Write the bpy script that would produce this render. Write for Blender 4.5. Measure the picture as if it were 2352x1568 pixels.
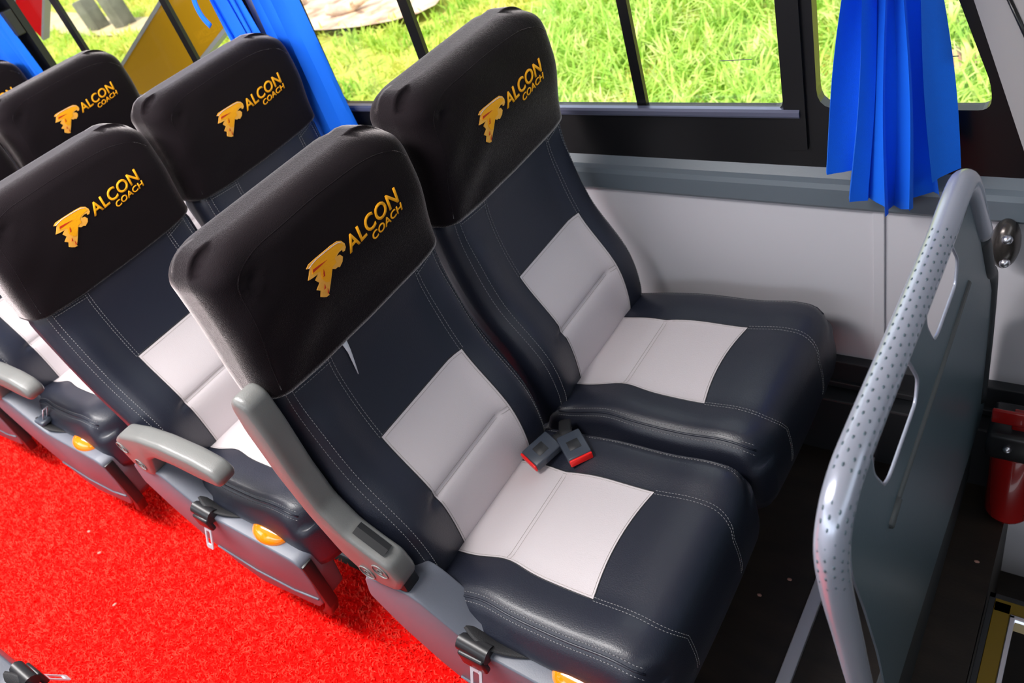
import bpy, bmesh, math, random
import numpy as np
from mathutils import Vector, Matrix
random.seed(4)
rng = np.random.default_rng(7)
for o in list(bpy.data.objects):
    bpy.data.objects.remove(o)
SC = bpy.context.scene
COL = SC.collection

# ------------------------------------------------------------------ camera
cam_d = bpy.data.cameras.new('camera')
cam = bpy.data.objects.new('camera', cam_d)
COL.objects.link(cam)
SC.camera = cam
RC = ((0.79922114, 0.5280296, -0.2871068), (0.16360115, -0.65077013, -0.74143975), (-0.57834266, 0.54560332, -0.6064955))
cx_, cy_, cz_ = (Vector(r) for r in RC)          # camera right, down and forward directions in the world
m = Matrix((cx_, -cy_, -cz_)).transposed().to_4x4()
m.translation = Vector((0.5677691, -0.49667252, 1.59830484))
cam.matrix_world = m
cam_d.sensor_width = 36.0
cam_d.lens = 1806.346 * 36.0 / 2352.0
cam_d.clip_start = 0.02
cam_d.clip_end = 200
cam_d.dof.use_dof = True
cam_d.dof.focus_distance = 1.25
cam_d.dof.aperture_fstop = 7.0

# ------------------------------------------------------------------ light
SC.view_settings.view_transform = 'Standard'
SC.view_settings.look = 'None'
SC.view_settings.exposure = 0.15
SC.view_settings.gamma = 1.0
SC.view_settings.use_curve_mapping = False
W = bpy.data.worlds.new('world')
SC.world = W
W.use_nodes = True
bg = W.node_tree.nodes['Background']
bg.inputs[0].default_value = (0.86, 0.93, 1.0, 1)
bg.inputs[1].default_value = 1.6


def light(name, kind, loc, target, energy, color, sx=1, sy=1, angle=None):
    d = bpy.data.lights.new(name, kind)
    d.energy = energy
    d.color = color
    if kind == 'AREA':
        d.shape = 'RECTANGLE'
        d.size = sx
        d.size_y = sy
    if angle:
        d.angle = angle
    o = bpy.data.objects.new(name, d)
    COL.objects.link(o)
    o.location = loc
    o.rotation_euler = (Vector(target) - Vector(loc)).to_track_quat('-Z', 'Y').to_euler()
    return o


light('sun', 'SUN', (0, -6, 9), (-0.6, 0, 0), 4.6, (1.0, 0.93, 0.78), angle=0.02)
light('daylight_opposite_windows', 'AREA', (-1.2, -1.86, 1.42), (-0.8, 0.3, 0.55), 26, (0.84, 0.92, 1.0), 4.6, 0.75)
light('ceiling_lamp_strip', 'AREA', (-1.6, -0.40, 1.93), (-1.6, -0.30, 0), 88, (1.0, 0.975, 0.96), 2.8, 0.32)


# ------------------------------------------------------------------ materials
MATS = {}


def mat(name, color, rough=0.6, metal=0.0, spec=0.5, bump=0.0, bscale=60, var=0.0, vscale=8, sheen=0.0, sheen_tint=(1, 1, 1), coat=0.0,
        emit=None, color2=None, stretch=None, sheen_rough=0.4):
    if name in MATS:
        return MATS[name]
    M = bpy.data.materials.new(name)
    M.use_nodes = True
    nt = M.node_tree
    b = nt.nodes['Principled BSDF']
    b.inputs['Base Color'].default_value = (*color, 1)
    b.inputs['Roughness'].default_value = rough
    b.inputs['Metallic'].default_value = metal
    b.inputs['Specular IOR Level'].default_value = spec
    b.inputs['Sheen Weight'].default_value = sheen
    b.inputs['Sheen Roughness'].default_value = sheen_rough
    b.inputs['Sheen Tint'].default_value = (*sheen_tint, 1)
    b.inputs['Coat Weight'].default_value = coat
    tc = nt.nodes.new('ShaderNodeTexCoord')
    src = tc.outputs['Object']
    if stretch:
        mp = nt.nodes.new('ShaderNodeMapping')
        mp.inputs['Scale'].default_value = stretch
        nt.links.new(src, mp.inputs[0])
        src = mp.outputs[0]
    if bump:
        n = nt.nodes.new('ShaderNodeTexNoise')
        n.inputs['Scale'].default_value = bscale
        n.inputs['Detail'].default_value = 3
        nt.links.new(src, n.inputs['Vector'])
        bn = nt.nodes.new('ShaderNodeBump')
        bn.inputs['Strength'].default_value = bump
        bn.inputs['Distance'].default_value = 0.002
        nt.links.new(n.outputs['Fac'], bn.inputs['Height'])
        nt.links.new(bn.outputs['Normal'], b.inputs['Normal'])
    if var or color2:
        n = nt.nodes.new('ShaderNodeTexNoise')
        n.inputs['Scale'].default_value = vscale
        n.inputs['Detail'].default_value = 5
        nt.links.new(src, n.inputs['Vector'])
        r = nt.nodes.new('ShaderNodeValToRGB')
        r.color_ramp.elements[0].position = 0.35
        r.color_ramp.elements[1].position = 0.65
        c2 = color2 or tuple(min(1, c * (1 + var)) for c in color)
        c1 = color if color2 else tuple(c * (1 - var) for c in color)
        r.color_ramp.elements[0].color = (*c1, 1)
        r.color_ramp.elements[1].color = (*c2, 1)
        nt.links.new(n.outputs['Fac'], r.inputs[0])
        nt.links.new(r.outputs[0], b.inputs['Base Color'])
    MATS[name] = M
    return M


def glass():
    M = bpy.data.materials.new('window_glass')
    M.use_nodes = True
    nt = M.node_tree
    nt.nodes.clear()
    o = nt.nodes.new('ShaderNodeOutputMaterial')
    t = nt.nodes.new('ShaderNodeBsdfTransparent')
    t.inputs[0].default_value = (0.97, 0.99, 0.97, 1)
    g = nt.nodes.new('ShaderNodeBsdfGlossy')
    g.inputs['Roughness'].default_value = 0.02
    mx = nt.nodes.new('ShaderNodeMixShader')
    mx.inputs[0].default_value = 0.05
    nt.links.new(t.outputs[0], mx.inputs[1])
    nt.links.new(g.outputs[0], mx.inputs[2])
    nt.links.new(mx.outputs[0], o.inputs[0])
    return M


M_DARK = mat('navy_leatherette', (0.0100, 0.0125, 0.0250), 0.42, spec=0.75, bump=0.22, bscale=420, coat=0.05)
M_LIGHT = mat('pale_leatherette', (0.66, 0.60, 0.615), 0.5, spec=0.4, bump=0.25, bscale=420)
M_COVER = mat('black_stretch_fabric', (0.0085, 0.006, 0.0075), 0.85, spec=0.06, bump=0.5, bscale=700, sheen=0.75, sheen_tint=(1.0, 0.92, 0.93), sheen_rough=0.27)
M_STITCH = mat('grey_thread', (0.22, 0.22, 0.23), 0.7)
M_STITCHL = mat('beige_thread', (0.42, 0.38, 0.36), 0.7)
M_GOLD = mat('golden_embroidery', (1.0, 0.42, 0.004), 0.5, spec=0.3, bump=0.4, bscale=900, stretch=(1, 0.2, 1))
M_GOLDP = mat('pale_gold_embroidery', (1.0, 0.47, 0.06), 0.5, bump=0.4, bscale=900)
M_REDT = mat('red_thread', (0.55, 0.02, 0.0), 0.6)
M_ARM = mat('warm_grey_plastic', (0.145, 0.147, 0.142), 0.36, spec=0.5, bump=0.15, bscale=500)
M_PANEL = mat('blue_grey_plastic', (0.115, 0.125, 0.155), 0.42, spec=0.45, bump=0.1, bscale=400)
M_BLACK = mat('black_plastic', (0.012, 0.012, 0.014), 0.35, spec=0.5)
M_BUCKLE = mat('slate_plastic', (0.045, 0.055, 0.075), 0.35, spec=0.5)
M_SLOT_SHADE = mat('slot_shade_black', (0.006, 0.006, 0.007), 0.6)
M_CHROME = mat('chrome', (0.7, 0.7, 0.76), 0.3, metal=1.0)
M_REDP = mat('red_plastic', (0.9, 0.01, 0.008), 0.35)
M_AMBER = mat('amber_lens', (1.0, 0.24, 0.0), 0.12, spec=0.8, coat=0.6)
M_WEB = mat('black_webbing', (0.012, 0.012, 0.014), 0.7, bump=0.4, bscale=600)
M_SHELL = mat('charcoal_shell', (0.02, 0.021, 0.024), 0.5)
M_WALL = mat('light_grey_wall_panel', (0.60, 0.585, 0.63), 0.5, spec=0.4, bump=0.1, bscale=300)
M_SILL = mat('slate_grey_trim', (0.11, 0.135, 0.16), 0.4, spec=0.5, bump=0.08, bscale=200)
M_FRAME = mat('black_window_frame', (0.006, 0.006, 0.007), 0.3, spec=0.4)
M_PILLAR = mat('greige_pillar_panel', (0.36, 0.34, 0.345), 0.55, bump=0.1, bscale=300)
M_ALU = mat('dark_anodised_rail', (0.17, 0.18, 0.27), 0.3, metal=0.6)
M_CLOTH = mat('royal_blue_cloth', (0.004, 0.145, 0.82), 0.65, spec=0.25, bump=0.3, bscale=900, sheen=0.25, sheen_tint=(0.3, 0.6, 1))
M_RAIL = mat('silver_hammered_rail', (0.40, 0.43, 0.52), 0.26, metal=0.4, spec=0.6)
M_PLATE = mat('grey_painted_plate', (0.075, 0.115, 0.14), 0.36, spec=0.45, bump=0.12, bscale=260)
M_PLATED = mat('dark_edge_paint', (0.03, 0.035, 0.04), 0.5)
M_VINYL = mat('dark_brown_vinyl_floor', (0.010, 0.007, 0.005), 0.55, color2=(0.024, 0.016, 0.011), vscale=6, bump=0.2, bscale=80, stretch=(1, 3, 1))
M_BASE = mat('dark_skirting', (0.022, 0.024, 0.028), 0.4)
M_CARPET = mat('red_carpet_base', (0.85, 0.002, 0.001), 0.9, spec=0.1, bump=0.8, bscale=260)
M_PILE = mat('red_carpet_pile', (0.95, 0.0025, 0.0015), 0.8, spec=0.1, color2=(1.0, 0.068, 0.042), vscale=55, sheen=0.03)  # the paler second red paints fibre highlights into the pile colour
M_ROOF = mat('white_ceiling_lining', (0.7, 0.68, 0.68), 0.7)
M_GROUND = mat('grassy_soil', (0.32, 0.44, 0.06), 0.95, spec=0.0, color2=(0.60, 0.52, 0.16), vscale=1.1)
M_GLASS = glass()
M_YEL = mat('ochre_paint', (0.50, 0.24, 0.0), 0.7, spec=0.1)
M_YEDGE = mat('grey_steel_edge', (0.30, 0.28, 0.33), 0.5)
M_REDB = mat('red_paint', (0.80, 0.0, 0.005), 0.8, spec=0.05)
M_POST = mat('weathered_concrete', (0.17, 0.165, 0.14), 0.9, var=0.2, vscale=4)
M_SAND = mat('pale_sandy_track', (0.56, 0.44, 0.28), 0.95, var=0.18, vscale=2)
M_BARE = mat('bare_pinkish_earth', (0.42, 0.22, 0.15), 0.95, color2=(0.85, 0.66, 0.52), vscale=3.2, bump=1.0, bscale=9)
M_WOOD = mat('pale_dead_wood', (0.78, 0.60, 0.48), 0.9, var=0.35, vscale=6)
M_GOLDTRIM = mat('ochre_step_edging', (0.17, 0.105, 0.0), 0.45)
M_EXT = mat('red_cylinder_enamel', (0.30, 0.004, 0.004), 0.25, coat=0.4)
M_LINT = mat('pale_lint', (0.5, 0.27, 0.22), 0.9)
M_STEEL = mat('brushed_steel', (0.62, 0.62, 0.68), 0.35, metal=0.45)


# ------------------------------------------------------------------ helpers
def obj(name, bm_or_me, mats, parent=None, smooth=True, auto=None):
    if isinstance(bm_or_me, bmesh.types.BMesh):
        me = bpy.data.meshes.new(name)
        bmesh.ops.recalc_face_normals(bm_or_me, faces=bm_or_me.faces)
        bm_or_me.to_mesh(me)
        bm_or_me.free()
    else:
        me = bm_or_me
    for mm in (mats if isinstance(mats, (list, tuple)) else [mats]):
        me.materials.append(mm)
    if smooth:
        me.polygons.foreach_set('use_smooth', [True] * len(me.polygons))
        if auto:
            try:
                me.set_sharp_from_angle(angle=math.radians(auto))
            except Exception:
                pass
    o = bpy.data.objects.new(name, me)
    COL.objects.link(o)
    if parent:
        o.parent = parent
    return o


def thing(name, label, cat, loc=(0, 0, 0), group=None):
    o = bpy.data.objects.new(name, None)
    o.empty_display_size = 0.05
    COL.objects.link(o)
    o.location = loc
    o['label'] = label
    o['category'] = cat
    if group:
        o['group'] = group
    return o


def tag(o, label, cat, group=None, kind=None):
    o['label'] = label
    o['category'] = cat
    if group:
        o['group'] = group
    if kind:
        o['kind'] = kind
    return o


def struct(name, bm, mt, parent=None, **k):
    o = obj(name, bm, mt, parent, **k)
    if parent is None:
        o['kind'] = 'structure'
    return o


def box(bm, lo, hi, bev=0.0, seg=2):
    r = bmesh.ops.create_cube(bm, size=1)
    vs = r['verts']
    for v in vs:
        v.co = Vector((lo[i] + (v.co[i] + 0.5) * (hi[i] - lo[i]) for i in range(3)))
    if bev:
        es = list({e for v in vs for e in v.link_edges})
        bmesh.ops.bevel(bm, geom=es, offset=bev, segments=seg, affect='EDGES', profile=0.5)
    return bm


def prism(poly, axis, a, b, bev=0.0, seg=2, holes=()):
    """poly in the two other axes (in xyz order), extruded along axis from a to b; holes cut through."""
    bm = bmesh.new()
    oth = [i for i in range(3) if i != axis]

    def P(p, t):
        c = [0, 0, 0]
        c[oth[0]], c[oth[1]], c[axis] = p[0], p[1], t
        return c
    if not holes:
        vs = [bm.verts.new(P(p, a)) for p in poly]
        f = bm.faces.new(vs)
        r = bmesh.ops.extrude_face_region(bm, geom=[f])
        d = Vector((0, 0, 0))
        d[axis] = b - a
        bmesh.ops.translate(bm, vec=d, verts=[g for g in r['geom'] if isinstance(g, bmesh.types.BMVert)])
        bmesh.ops.recalc_face_normals(bm, faces=bm.faces)
        if bev:
            es = [e for e in bm.edges if abs(e.verts[0].co[axis] - e.verts[1].co[axis]) < 1e-6]
            bmesh.ops.bevel(bm, geom=es, offset=bev, segments=seg, affect='EDGES', profile=0.5)
        return bm
    edges = []
    for lp in [poly] + list(holes):
        vs = [bm.verts.new(P(p, a)) for p in lp]
        edges += [bm.edges.new((vs[i], vs[(i + 1) % len(vs)])) for i in range(len(vs))]
    bmesh.ops.triangle_fill(bm, edges=edges, use_beauty=True, use_dissolve=False)
    r = bmesh.ops.extrude_face_region(bm, geom=list(bm.faces))
    d = Vector((0, 0, 0))
    d[axis] = b - a
    bmesh.ops.translate(bm, vec=d, verts=[g for g in r['geom'] if isinstance(g, bmesh.types.BMVert)])
    return bm


def roundpoly(pts, r, n=5):
    """round the corners of a closed polygon; r a number or one per corner"""
    out = []
    N = len(pts)
    for i in range(N):
        p0, p1, p2 = Vector(pts[i - 1]), Vector(pts[i]), Vector(pts[(i + 1) % N])
        rr = r[i] if isinstance(r, (list, tuple)) else r
        if rr <= 0:
            out.append(tuple(p1))
            continue
        a, b = (p0 - p1), (p2 - p1)
        d = min(rr, a.length * 0.48, b.length * 0.48)
        a = p1 + a.normalized() * d
        b = p1 + b.normalized() * d
        for k in range(n + 1):
            t = k / n
            out.append(tuple((1 - t) ** 2 * a + 2 * t * (1 - t) * p1 + t * t * b))
    return out


def smooth_path(pts, n=8):
    P = [Vector(p) for p in pts]
    P = [2 * P[0] - P[1]] + P + [2 * P[-1] - P[-2]]
    out = []
    for i in range(1, len(P) - 2):
        p0, p1, p2, p3 = P[i - 1:i + 3]
        for k in range(n):
            t = k / n
            out.append(0.5 * ((2 * p1) + (-p0 + p2) * t + (2 * p0 - 5 * p1 + 4 * p2 - p3) * t * t + (-p0 + 3 * p1 - 3 * p2 + p3) * t ** 3))
    out.append(P[-2])
    return out


def tube(bm, pts, r, seg=8, cap=True, flat=None):
    """sweep a circle (or an ellipse: flat=(ra, rb, up)) along pts"""
    P = [Vector(p) for p in pts]
    rings = []
    up = Vector((0, 0, 1)) if flat is None else Vector(flat[2])
    prev = None
    for i, p in enumerate(P):
        t = (P[min(i + 1, len(P) - 1)] - P[max(i - 1, 0)]).normalized()
        if prev is None:
            u = up
            if abs(t.dot(u)) > 0.95 and flat is None:
                u = Vector((1, 0, 0))
            n = (u - t * u.dot(t)).normalized()
        else:
            n = (prev - t * prev.dot(t)).normalized()
        prev = n
        b = t.cross(n)
        ra, rb = (r, r) if flat is None else (flat[0], flat[1])
        rings.append([bm.verts.new(p + n * (math.cos(2 * math.pi * k / seg) * ra) + b * (math.sin(2 * math.pi * k / seg) * rb)) for k in range(seg)])
    for i in range(len(rings) - 1):
        for k in range(seg):
            bm.faces.new((rings[i][k], rings[i][(k + 1) % seg], rings[i + 1][(k + 1) % seg], rings[i + 1][k]))
    if cap:
        bm.faces.new(rings[0][::-1])
        bm.faces.new(rings[-1])
    return bm


def lerp_tab(tab, x):
    if x <= tab[0][0]:
        return tab[0][1]
    for (a, fa), (b, fb) in zip(tab, tab[1:]):
        if x <= b:
            t = (x - a) / (b - a)
            t = t * t * (3 - 2 * t) * 0.35 + t * 0.65
            return fa + (fb - fa) * t
    return tab[-1][1]


def cr_tab(tab, x):
    """smooth interpolation through a table (Catmull-Rom on unequal knots, Hermite)"""
    n = len(tab)
    if x <= tab[0][0]:
        return tab[0][1] + (x - tab[0][0]) * (tab[1][1] - tab[0][1]) / (tab[1][0] - tab[0][0])
    if x >= tab[-1][0]:
        return tab[-1][1] + (x - tab[-1][0]) * (tab[-1][1] - tab[-2][1]) / (tab[-1][0] - tab[-2][0])
    for i in range(n - 1):
        a, fa = tab[i]
        b, fb = tab[i + 1]
        if x <= b:
            h = b - a
            s = (fb - fa) / h
            m0 = s if i == 0 else 0.5 * (s + (fa - tab[i - 1][1]) / (a - tab[i - 1][0]))
            m1 = s if i == n - 2 else 0.5 * (s + (tab[i + 2][1] - fb) / (tab[i + 2][0] - b))
            t = (x - a) / h
            return (2 * t ** 3 - 3 * t ** 2 + 1) * fa + (t ** 3 - 2 * t ** 2 + t) * h * m0 + (-2 * t ** 3 + 3 * t ** 2) * fb + (t ** 3 - t ** 2) * h * m1


def grid_block(us, vs, ws, fn, matfn=None):
    """closed block: surface of the lattice us x vs x ws, every point sent through fn(u, v, w)"""
    bm = bmesh.new()
    cache = {}

    def V(i, j, k):
        key = (i, j, k)
        if key not in cache:
            cache[key] = bm.verts.new(fn(us[i], vs[j], ws[k]))
        return cache[key]
    nu, nv, nw = len(us) - 1, len(vs) - 1, len(ws) - 1

    def F(q, side, uc, vc):
        try:
            f = bm.faces.new([V(*c) for c in q])
            if matfn:
                f.material_index = matfn(side, uc, vc)
        except ValueError:
            pass
    for i in range(nu):
        for j in range(nv):
            uc, vc = (us[i] + us[i + 1]) / 2, (vs[j] + vs[j + 1]) / 2
            F([(i, j, nw), (i + 1, j, nw), (i + 1, j + 1, nw), (i, j + 1, nw)], 'front', uc, vc)
            F([(i, j, 0), (i, j + 1, 0), (i + 1, j + 1, 0), (i + 1, j, 0)], 'back', uc, vc)
    for i in range(nu):
        for k in range(nw):
            F([(i, 0, k), (i + 1, 0, k), (i + 1, 0, k + 1), (i, 0, k + 1)], 'side', 0, 0)
            F([(i, nv, k), (i, nv, k + 1), (i + 1, nv, k + 1), (i + 1, nv, k)], 'side', 0, 0)
    for j in range(nv):
        for k in range(nw):
            F([(0, j, k), (0, j, k + 1), (0, j + 1, k + 1), (0, j + 1, k)], 'side', 0, 0)
            F([(nu, j, k), (nu, j + 1, k), (nu, j + 1, k + 1), (nu, j, k + 1)], 'side', 0, 0)
    return bm


def lin(a, b, n):
    return [a + (b - a) * i / n for i in range(n + 1)]


def merge_lin(*segs):
    out = []
    for a, b, n in segs:
        l = lin(a, b, n)
        out += l if not out else l[1:]
    return out


def sst(a, b, x):
    t = min(1, max(0, (x - a) / (b - a)))
    return t * t * (3 - 2 * t)


# ------------------------------------------------------------------ seat shapes
# seat coordinates: x forward, y towards the windows, z up; patch front corner at (0, 0, 0.46)
Y0, Y1 = -0.094, 0.340          # backrest width
YC = 0.123
FRONT = [(0.34, -0.345), (0.40, -0.313), (0.47, -0.303), (0.57, -0.312), (0.71, -0.378), (0.85, -0.402), (0.93, -0.392), (1.03, -0.370), (1.10, -0.372), (1.165, -0.380), (1.20, -0.385)]
THICK = [(0.34, 0.075), (0.5, 0.10), (0.8, 0.085), (0.9, 0.10), (1.0, 0.128), (1.12, 0.128), (1.2, 0.125)]
ZTOP = 1.155


def round_sd(a, r, lo, hi):
    """distance helper for rounding: returns clamped value and remainder"""
    c = min(max(a, lo + r), hi - r)
    return c, a - c


def back_e(y, z, w, grow=0.0, ztop=ZTOP, z0=0.345):
    """w 0 = rear, 1 = front; rounded in plan and with rounded upper corners. Returns the point and how far round the edge it lies."""
    head = sst(0.86, 1.0, z)
    r = 0.034 + 0.014 * head
    hw = (Y1 - Y0) / 2 + grow
    u = (y - YC) / ((Y1 - Y0) / 2)
    R = 0.048 if u < 0 else 0.072
    hwz = hw * (1 - 0.02 * sst(0.75, 1.15, z))
    top = ztop + grow
    if z > top - R:
        dz = z - (top - R)
        hwz = hwz - R + math.sqrt(max(R * R - dz * dz, 0)) if dz < R else hwz - R
    yy = u * hwz
    T = cr_tab(THICK, z) + 2 * grow
    xf = cr_tab(FRONT, z) + grow
    a = abs(u)
    bol = 0.016 * sst(0.45, 0.78, a) * (1 - sst(0.82, 1.0, a) * 0.6) * sst(0.38, 0.48, z) * (1 - sst(0.78, 0.92, z))
    cre = -0.007 * math.exp(-((z - 0.572) / 0.010) ** 2) * (1 - sst(0.5, 0.58, a))
    mid = T / 2
    rt = 0.045
    e1 = max(0, abs(yy) - (hwz - r)) / r
    e2 = max(0, z - (top - rt)) / rt
    e3 = max(0, (z0 + 0.03) - z) / 0.03
    e = min(1.0, math.hypot(e1, e2, e3))
    rx = min(r, mid)
    half = mid - rx * (1 - math.sqrt(max(0, 1 - e * e)))
    if w >= 1:
        d = half
    elif w <= 0:
        d = -half * (0.92 if False else 1)
    else:
        d = (2 * w - 1) * half
    x = xf - mid + d
    if w >= 1:
        x += (bol + cre) * (1 - e)
    return Vector((x, YC + yy, z)), e


def back_pt(y, z, w, grow=0.0):
    return back_e(y, z, w, grow)[0]


def front_pt(y, z, off=0.0, grow=0.0):
    p = back_pt(y, z, 1, grow)
    return p + Vector((off, 0, 0))


PY0, PY1 = 0.022, 0.258     # pale patch in y


def make_backrest(root):
    ys = merge_lin((Y0, Y0 + 0.034, 6), (Y0 + 0.034, PY0, 6), (PY0, PY1, 14), (PY1, Y1 - 0.034, 5), (Y1 - 0.034, Y1, 6))
    zs = merge_lin((0.345, 0.375, 4), (0.375, 0.56, 12), (0.56, 0.585, 6), (0.585, 0.71, 8), (0.71, 1.10, 22), (1.10, ZTOP, 10))
    ws = lin(0, 1, 6)

    def mf(side, y, z):
        return 1 if side == 'front' and PY0 < y < PY1 and z < 0.71 else 0
    def bp(y, z, w):
        return back_pt(y, z, w, -0.009 * sst(0.885, 0.93, z))
    bm = grid_block(ys, zs, ws, bp, mf)
    return obj('backrest', bm, [M_DARK, M_LIGHT], root)


def cover_pt(y, z, w):
    g = 0.006
    p, e = back_e(y, z, w, g)
    if w >= 1:
        k = 0.0016 * math.sin(31 * y + 17 * z) * math.sin(23 * z + 9 * y)
        # soft drag folds, and a puckered dart at the upper aisle-side corner
        k += 0.0016 * math.sin(60 * (z - 0.55 * y)) * sst(0.02, -0.06, y - 0.06) 
        q1 = (y + 0.038) + (z - 1.100)
        q2 = (y + 0.038) - (z - 1.100)
        k += -0.0075 * math.exp(-(q2 / 0.007) ** 2 - (q1 / 0.030) ** 2) + 0.0045 * math.exp(-((q2 - 0.014) / 0.007) ** 2 - (q1 / 0.030) ** 2)
        p.x += k * (1 - e ** 4)
    return p


def cover_hem(y):
    u = (y - YC) / ((Y1 - Y0) / 2)
    return 0.896 + 0.014 * u * u * abs(u)


def make_cover(root):
    ys = merge_lin((Y0, Y0 + 0.034, 6), (Y0 + 0.034, Y1 - 0.034, 26), (Y1 - 0.034, Y1, 6))
    t = merge_lin((0, 0.06, 2), (0.06, 0.76, 20), (0.76, 1.0, 16))
    top = ZTOP + 0.0055

    def fn(y, v, w):
        z = cover_hem(y) * (1 - v) + top * v
        return cover_pt(y, z, w)
    bm = grid_block(ys, t, lin(0, 1, 6), fn)
    # open underneath: the cover is a hood pulled over the headrest, with a turned hem
    c = obj('head_cover', bm, M_COVER, root)
    bm = bmesh.new()
    q = [(Y0 + 0.020, 0.92), (Y0 + 0.026, 1.0), (Y0 + 0.032, 1.07), (Y0 + 0.040, 1.112), (Y0 + 0.08, 1.130), (0.05, 1.134), (0.15, 1.134), (0.24, 1.130), (0.29, 1.115), (0.315, 1.09)]
    q = smooth_path2(q)
    tube(bm, [cover_pt(y, z, 1) - Vector((0.0006, 0, 0)) for y, z in q], 0.0010, 5)
    obj('cover_seam', bm, M_COVER, c)
    return c


EMB = [(0.045, 1.061), (0.052, 1.0645), (0.066, 1.0648), (0.080, 1.0645), (0.100, 1.064), (0.114, 1.0625), (0.1215, 1.058), (0.1248, 1.051), (0.1238, 1.045), (0.1195, 1.0412), (0.1155, 1.0418), (0.1165, 1.0455),
       (0.109, 1.0462), (0.101, 1.0435), (0.1085, 1.0415), (0.1115, 1.0355), (0.1075, 1.029), (0.099, 1.0245), (0.0955, 1.0272), (0.090, 1.0275), (0.085, 1.0315), (0.078, 1.022), (0.072, 1.014), (0.0665, 1.0072),
       (0.061, 1.001), (0.062, 0.9988), (0.055, 1.000), (0.050, 1.0035), (0.045, 1.008), (0.050, 1.0165), (0.044, 1.0222), (0.054, 1.0285), (0.0495, 1.0368), (0.059, 1.042), (0.0525, 1.0425), (0.046, 1.0432),
       (0.0385, 1.0448), (0.0440, 1.0500), (0.0475, 1.0545), (0.051, 1.0575)]


def fill_poly(bm, pts, z=0.0):
    vs = [bm.verts.new((p[0], p[1], z)) for p in pts]
    es = [bm.edges.new((vs[i], vs[(i + 1) % len(vs)])) for i in range(len(vs))]
    bmesh.ops.triangle_fill(bm, edges=es, use_beauty=True)


def wrap_to_cover(bm, thick, lift, dy=0.0, dz=0.0):
    """a flat shape in (y, z) wrapped on the cover front and given a thickness"""
    bmesh.ops.subdivide_edges(bm, edges=[e for e in bm.edges if e.calc_length() > 0.012], cuts=1, use_grid_fill=False)
    bmesh.ops.triangulate(bm, faces=bm.faces)
    r = bmesh.ops.extrude_face_region(bm, geom=list(bm.faces))
    up = {g for g in r['geom'] if isinstance(g, bmesh.types.BMVert)}
    for v in bm.verts:
        y, z = v.co.x + dy, v.co.y + dz
        p = cover_pt(y, z, 1)
        x = p.x + (lift + thick if v in up else lift)
        v.co = Vector((x, y, z))
    return bm


_text_cache = {}


def text_mesh(s, cap, width, x, y, slope):
    """bold capitals as a flat bmesh: left end x, baseline y, given cap height and total width"""
    if s not in _text_cache:
        cu = bpy.data.curves.new('t', 'FONT')
        cu.body = s
        cu.offset = 0.014
        cu.space_character = 1.05
        cu.resolution_u = 4
        o = bpy.data.objects.new('t', cu)
        COL.objects.link(o)
        dg = bpy.context.evaluated_depsgraph_get()
        me = bpy.data.meshes.new_from_object(o.evaluated_get(dg))
        bpy.data.objects.remove(o)
        _text_cache[s] = me
    bm = bmesh.new()
    bm.from_mesh(_text_cache[s])
    x0 = min(v.co.x for v in bm.verts)
    x1 = max(v.co.x for v in bm.verts)
    y0 = min(v.co.y for v in bm.verts)
    y1 = max(v.co.y for v in bm.verts)
    for v in bm.verts:
        a = (v.co.x - x0) / (x1 - x0)
        b = (v.co.y - y0) / (y1 - y0)
        v.co = Vector((x + a * width + b * cap * 0.08, y + b * cap + slope * a, 0))
    bmesh.ops.remove_doubles(bm, verts=bm.verts, dist=1e-5)
    return bm


def make_logo(cover, dy=0.0, dz=0.0):
    bm = bmesh.new()
    fill_poly(bm, EMB)
    e = obj('falcon_emblem', wrap_to_cover(bm, 0.0016, 0.0004, dy, dz), M_GOLDP, cover, smooth=False)
    # brighter gold body, red slit and dark feather cuts
    bm = bmesh.new()
    c = Vector((0.083, 1.044, 0))
    body = [(0.0535, 1.0602), (0.070, 1.0620), (0.090, 1.0615), (0.112, 1.0598), (0.119, 1.0552), (0.1212, 1.0498), (0.1150, 1.0500), (0.1040, 1.0478), (0.0962, 1.0435), (0.0960, 1.0360), (0.0868, 1.0345),
            (0.0790, 1.0262), (0.0715, 1.0175), (0.0645, 1.0220), (0.0605, 1.0310), (0.0645, 1.0430), (0.0550, 1.0462), (0.0492, 1.0485), (0.0535, 1.0550)]
    fill_poly(bm, body)
    o = obj('emblem_body', wrap_to_cover(bm, 0.0008, 0.002, dy, dz), M_GOLD, e, smooth=False)
    bm = bmesh.new()
    fill_poly(bm, [(0.0510, 1.0500), (0.066, 1.0502), (0.083, 1.0508), (0.066, 1.0530), (0.0535, 1.0540)])
    for q in ([(0.0635, 1.0325), (0.0695, 1.0385), (0.0675, 1.0325)], [(0.0555, 1.0145), (0.0605, 1.0215), (0.0595, 1.0145)], [(0.0585, 1.0035), (0.0625, 1.0125), (0.0615, 1.0035)], [(0.0655, 1.036), (0.070, 1.0425), (0.0690, 1.037)]):
        fill_poly(bm, q)
    obj('emblem_slits', wrap_to_cover(bm, 0.0005, 0.0030, dy, dz), M_REDT, e, smooth=False)
    bm = text_mesh('ALCON', 0.0262, 0.130, 0.1265, 1.0295, 0.0118)
    obj('lettering', wrap_to_cover(bm, 0.0018, 0.0004, dy, dz), M_GOLD, cover, smooth=False)
    bm = text_mesh('COACH', 0.0135, 0.079, 0.179, 1.0165, 0.0085)
    obj('lettering', wrap_to_cover(bm, 0.0016, 0.0004, dy, dz), M_GOLD, cover, smooth=False)
    bm = bmesh.new()
    tube(bm, [cover_pt(y + dy, z + dz, 1) + Vector((0.0028, 0, 0)) for y, z in smooth_path2([(0.049, 1.0598), (0.066, 1.0632), (0.090, 1.0628), (0.110, 1.0610), (0.1185, 1.0570)])], 0.0006, 5)
    obj('emblem_outline', bm, M_LIGHT, e)
    return e


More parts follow.
